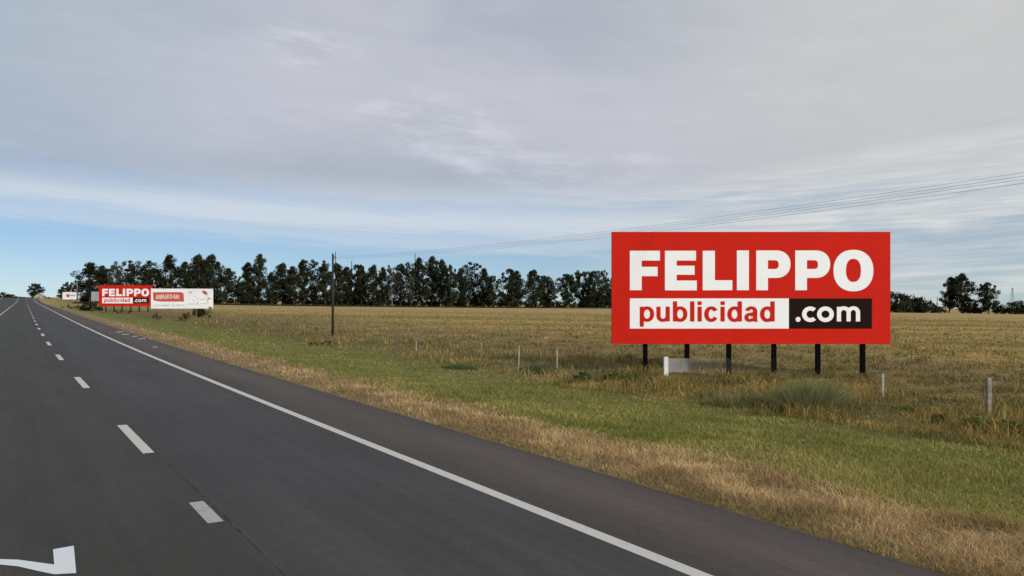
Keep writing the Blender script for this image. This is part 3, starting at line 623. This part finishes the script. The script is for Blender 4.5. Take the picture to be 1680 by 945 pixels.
q_ = MB(); q_.quad((-.1, -.006, zb3 + 1.35), (2.4, -.006, zb3 + 1.3), (2.4, -.006, zt3 - 1.1), (-.1, -.006, zt3 - 1.1)); q_.build('grey_line', M_grt, fb)

# pale shed behind the crest
sp = atd(66, 560); sh = empty('shed', sp, .3, label='small pale beige gabled shed behind the road crest', cat='shed')
M_shed = mat('shed_wall', (.42, .37, .3), .9, .2, .4); M_shr = mat('shed_roof', (.45, .42, .37), .8, .2, .4)
sw, sd = 5.6, 8.0; ze = zpx(485.8, 560) - sp.z; zr = zpx(481.5, 560) - sp.z
wl = MB(); wl.box((0, 0, ze / 2 - .2), (sw, sd, ze + .4)); wl.quad((-sw / 2, -sd / 2, ze), (sw / 2, -sd / 2, ze), (0, -sd / 2, zr)); wl.quad((sw / 2, sd / 2, ze), (-sw / 2, sd / 2, ze), (0, sd / 2, zr)); wl.build('wall', M_shed, sh)
rf = MB()
for sgn in (-1, 1): rf.quad((sgn * (sw / 2 + .4), -sd / 2 - .4, ze - .2), (sgn * (sw / 2 + .4), sd / 2 + .4, ze - .2), (0, sd / 2 + .4, zr + .12), (0, -sd / 2 - .4, zr + .12))
rf.build('roof', M_shr, sh); dd = MB(); dd.box((0, -sd / 2 - .03, 1.1), (1.6, .05, 2.2)); dd.build('door', M_post2, sh)

# ------------------------------------------------------------------ poles and wires
def pole(p, Ht, r0, label, arm=True, rz=TH, group='utility poles', m_=None):
    root = empty('utility_pole', p, rz, label=label, cat='utility pole', group=group)
    mb = MB(); mb.tube([(0, 0, -.4), (0.01, 0, Ht * .5), (0, 0, Ht)], [r0, r0 * .85, r0 * .66], 10); mb.build('post', m_ or M_pole, root, True)
    if arm:
        c = MB(); c.box((0, -.09, Ht - .32), (.62, .06, .08)); c.build('crossarm', m_ or M_pole, root)
        for xx in (-.26, -.09, .09, .26):
            i_ = MB(); i_.tube([(xx, -.09, Ht - .28), (xx, -.09, Ht - .14)], [.03, .022], 8); i_.build('insulator', M_post2, root)
    return root
p1 = at(546, 551); H1 = zpx(416, p1.y) - p1.z
near = pole(p1, H1, .115, 'tall dark wooden pole standing in the field by the post line', arm=False)
for i in range(4):
    i_ = MB(); i_.tube([(.10, 0, H1 - .2 - i * .08), (.19, 0, H1 - .2 - i * .08)], [.03, .025], 8); i_.build('insulator', M_post2, near)
SP = 70.; p2 = Vector((p1.x + SP * ST, p1.y - SP * CT, 0)); 
p0 = atd(126.5, 300); H0 = zpx(463, 300) - p0.z; pole(p0, H0, .28, 'far grey pole beside the far small white board', m_=mat('grey_wood', (.17, .16, .15), .9, .3, 3))
pole(atd(550.5, 395), zpx(413, 395) - gz((550.5 - 840) / F * 395, 395), .26, 'distant pole rising behind the tree row beside the near pole')
pole(atd(577, 405), zpx(428, 405) - gz((577 - 840) / F * 405, 405), .26, 'short distant pole tip poking above the trees right of the near pole')
pole(atd(681, 430), zpx(416, 430) - gz((681 - 840) / F * 430, 430), .28, 'distant pole tip above the trees midway to the big billboard')
zA = p1.z + H1 - .14
for i, (lat, dz_, dz1) in enumerate(((-.26, 0, .02), (-.09, 0, -.06), (.09, 0, -.12), (.26, 0, -.22))):
    pts = []
    a0 = Vector((p1.x + .18 * CT, p1.y + .18 * ST, p1.z + H1 - .2 - i * .08)); a1 = Vector((p2.x + lat * CT, p2.y + lat * ST, 6.75 + dz1)); sag = .76
    for j in range(41):
        t_ = j / 40; p = a0.lerp(a1, t_); p.z -= sag * 4 * t_ * (1 - t_) + 0; pts.append(p)
    wmb = MB(); wmb.tube(pts, .0052, 5); o = wmb.build('power_line', M_wire)
    tag(o, ['highest thin grey power line crossing the sky to the right', 'second highest thin grey power line crossing the sky', 'third thin grey power line down, crossing the sky', 'lowest thin grey power line crossing above the big billboard'][i], 'power line', 'power lines running from the near pole')
def pylon(x, ytop, D, label):
    p = atd(x, D); Ht = zpx(ytop, D) - p.z; root = empty('pylon', p, .4, label=label, cat='pylon'); mb = MB(); wb = Ht * .09; n = 7
    L_ = lambda f: wb * (1 - f * .85)
    for sx in (-1, 1):
        for sy in (-1, 1): mb.tube([(sx * wb, sy * wb, 0), (sx * L_(1), sy * L_(1), Ht)], .22, 4)
    for i in range(n):
        f0, f1 = i / n, (i + 1) / n
        for sy in (-1, 1): mb.tube([(-L_(f0), sy * L_(f0), Ht * f0), (L_(f1), sy * L_(f1), Ht * f1)], .12, 4); mb.tube([(L_(f0), sy * L_(f0), Ht * f0), (-L_(f1), sy * L_(f1), Ht * f1)], .12, 4)
    mb.build('lattice', M_galv, root); ar_ = MB()
    for z, l in ((.78, .16), (.9, .12)): ar_.tube([(-Ht * l, 0, Ht * z), (Ht * l, 0, Ht * z)], .2, 4)
    ar_.build('crossarm', M_galv, root)
pylon(1661, 472, 1400, 'faint grey lattice pylon beyond the field at the far right')
pylon(1538, 487, 1900, 'very small faint lattice pylon left of the tall lone tree')

# ------------------------------------------------------------------ fence posts
def post(x, ytop, ybase, wpx, label, m_=M_post, brace=False, lean=0):
    p = at(x, ybase); Ht = zpx(ytop, p.y) - p.z; wd = wpx / F * p.y
    wd *= .72; root = empty('fence_post', p, random.uniform(-.2, .2), label=label, cat='fence post', group='posts of the field boundary'); root.rotation_euler[1] = lean
    b_ = MB(); b_.box((0, 0, Ht / 2 - .15), (wd, wd, Ht + .3), 0, .9); b_.build('stake', m_, root, bevel=.006)
    if brace:
        c = MB(); c.box((wd * .9 + .05, 0, Ht - .14), (.17, .05, .10)); c.build('bracket', M_post2, root)
post(683, 560, 576, 2.2, 'very faint thin pale fence post, farthest left of the row')
post(790, 563, 586, 2.8, 'thin white fence post, second from the left')
post(851, 568, 608, 2.6, 'tall thin white fence post, third from the left', lean=.02)
post(914, 572, 607, 3.0, 'pale beige fence post nearest left of the big billboard')
post(1020, 581, 594, 2.0, 'tiny faint post just left of the first billboard leg')
post(1448, 613, 653, 5.4, 'white fence post right of the last billboard leg')
post(1621.5, 620, 682, 10.5, 'thick grey wooden fence post with a bracket at the far right', mat('greywhite_post', (.34, .29, .22), .9, .5, 7, .4), True)
# white end post and an added see-through panel for the ghost of an erased board
pw = at(1092.5, 616); wt = zpx(585.5, pw.y) - pw.z; root = empty('ghost_patch_post', pw, 0, label='white end post with an added see-through ghost patch behind the billboard legs', cat='barrier')
b_ = MB(); wd = 10 / F * pw.y; b_.box((0, 0, wt / 2 - .1), (wd * .72, .12, wt + .2), 0, .96); b_.build('end_post', mat('end_post_white', (.78, .78, .76), .7, .12, 5), root, bevel=.01)
ms = bpy.data.materials.new('ghost_patch'); ms.use_nodes = True; t = NT(ms.node_tree); b = ms.node_tree.nodes['Principled BSDF']; b.inputs['Base Color'].default_value = (.44, .41, .39, 1); b.inputs['Roughness'].default_value = .8
tcx = t.n('ShaderNodeTexCoord'); ux, uy, uz = t.sep(tcx.outputs['Object']); nn_ = t.noise(tcx.outputs['Object'], 2.0, 5, .6)
fall = t.m('ADD', t.mr(ux, .8, 1.15, .42, 0.0), t.mr(ux, .8, 4.5, .09, .01)); t.put(b.inputs['Alpha'], t.m('MULTIPLY', fall, t.mr(nn_, .2, .7, .7, 1.1), clamp=True))
shp_ = MB(); n = 30
zs0, zs1 = zpx(611, pw.y) - pw.z, zpx(588, pw.y) - pw.z
for i in range(n):
    xa, xb = .06 + 5.2 * i / n, .06 + 5.2 * (i + 1) / n; ya, yb = .05 * math.sin(xa * 3), .05 * math.sin(xb * 3); shp_.quad((xa, ya, zs0), (xb, yb, zs0), (xb, yb, zs1), (xa, ya, zs1))
shp_.build('sheet', ms, root, True)  # made-up panel standing in for the blurred ghost patch, no real sheet

# ------------------------------------------------------------------ bushes and weeds near the post line
def tuft(x, y, wpx, hpx, n, col, label, lean=.35, name='grass_tussock', bw=.008, cat='tussock'):
    p = at(x, y); k = p.y / F; Wm = wpx * k; Hm = hpx * k
    r_ = Wm / 2 * np.sqrt(rng.random(n)); an = rng.uniform(0, 6.283, n); X = r_ * np.cos(an) * 1.0; Y = r_ * np.sin(an) * .55; h = Hm * (1 - (r_ / (Wm / 2)) ** 2 * .55) * rng.uniform(.25, 1.15, n) * (.6 + .55 * fbm(X * 2.6 + x, Y * 2.6, 5))
    ln = rng.normal(0, lean * .5, n) * h; lx = X / (Wm / 2) * h * lean + ln * np.cos(an * 3); ly = Y / (Wm / 2) * h * lean + ln * np.sin(an * 3)
    wa = rng.uniform(0, np.pi, n); wx = np.cos(wa) * bw / 2; wy = np.sin(wa) * bw / 2; Z = np.array([gz(p.x + a, p.y + b_2) - p.z - .02 for a, b_2 in zip(X, Y)]) if n < 3000 else ground_z(p.x + X, p.y + Y) - p.z - .02
    P0 = np.stack([X, Y, Z], 1); wv = np.stack([wx, wy, 0 * wx], 1); mid = P0 + np.stack([lx * .3, ly * .3, h * .6], 1); T = P0 + np.stack([lx, ly, h], 1)
    V = np.stack([P0 + wv, P0 - wv, mid + wv * .8, mid - wv * .8, T], 1).reshape(-1, 3); i = np.arange(n)[:, None] * 5; FL = (i + np.array([0, 1, 3, 2, 2, 3, 4])[None]).ravel()
    tint = vary(np.tile(col, (n, 1)), .3); o = np_mesh(name, V, FL, np.tile([4, 3], n), M_grass, None, np.repeat(tint, 5, 0)); o.location = p
    return tag(o, label, cat)
tuft(1326, 674, 122, 70, 9000, (.23, .235, .10), 'big feathery dark green grass tussock below the billboard legs', .7)
tuft(1225, 668, 130, 30, 5000, (.19, .19, .075), 'lower olive-green grass tussock left of the big feathery one', .7)
tuft(754, 606, 60, 14, 2500, (.10, .13, .055), 'soft green grass tussock between two thin white fence posts', .6)
tuft(880, 612, 70, 22, 3500, (.10, .125, .055), 'soft green grass tussock between the third and beige fence posts', .6)
def bush(x, y, wpx, hpx, col, n, label, leaf=.03, name='weed_bush', per=90, cat='bush'):
    p = at(x, y); k = p.y / F; o = make_shrub(hpx * k, wpx * k, n, col, name, per, leaf, int(x), M_leaf); o.location = p; tag(o, label, cat); return o
bush(1608, 708, 62, 32, (.10, .12, .03), 30, 'leafy dark green weed bush at the foot of the grey wooden post', .022)
bush(1660, 712, 60, 26, (.10, .12, .03), 26, 'leafy green weed bush at the right photo edge by the grey post', .022)
bush(1545, 694, 36, 22, (.10, .12, .03), 18, 'small leafy weed bush left of the grey wooden post', .022)
bush(955, 624, 56, 18, (.10, .12, .03), 22, 'low dark weed bush in the grass left of the big billboard', .03)
bush(1010, 622, 40, 16, (.10, .12, .03), 18, 'low dark weed bush under the left corner of the big billboard', .03)
bush(930, 628, 40, 10, (.10, .12, .03), 14, 'flat dark weed patch right of the beige fence post', .03)
bush(530, 566, 60, 9, (.13, .13, .05), 26, 'low dark weed bush near the foot of the dark pole', .05)
bush(326, 520, 26, 26, (.17, .16, .06), 26, 'yellowish scrubby bush in front of the white billboard', .12)
bush(345, 522, 12, 20, (.22, .19, .09), 12, 'pale dry weed stalk bush at the right end of the white billboard', .1)
bush(258, 524, 14, 14, (.15, .12, .06), 10, 'thin brown shrub under the left end of the white billboard', .1)
bush(302, 526, 22, 18, (.13, .11, .05), 14, 'thin brown shrub under the middle of the white billboard', .1)
bush(120, 507, 40, 8, (.13, .12, .05), 16, 'low olive scrub in the verge near the far grey pole', .15)
bush(190, 514, 60, 9, (.13, .12, .055), 22, 'low dry scrub under the small red billboard', .15)
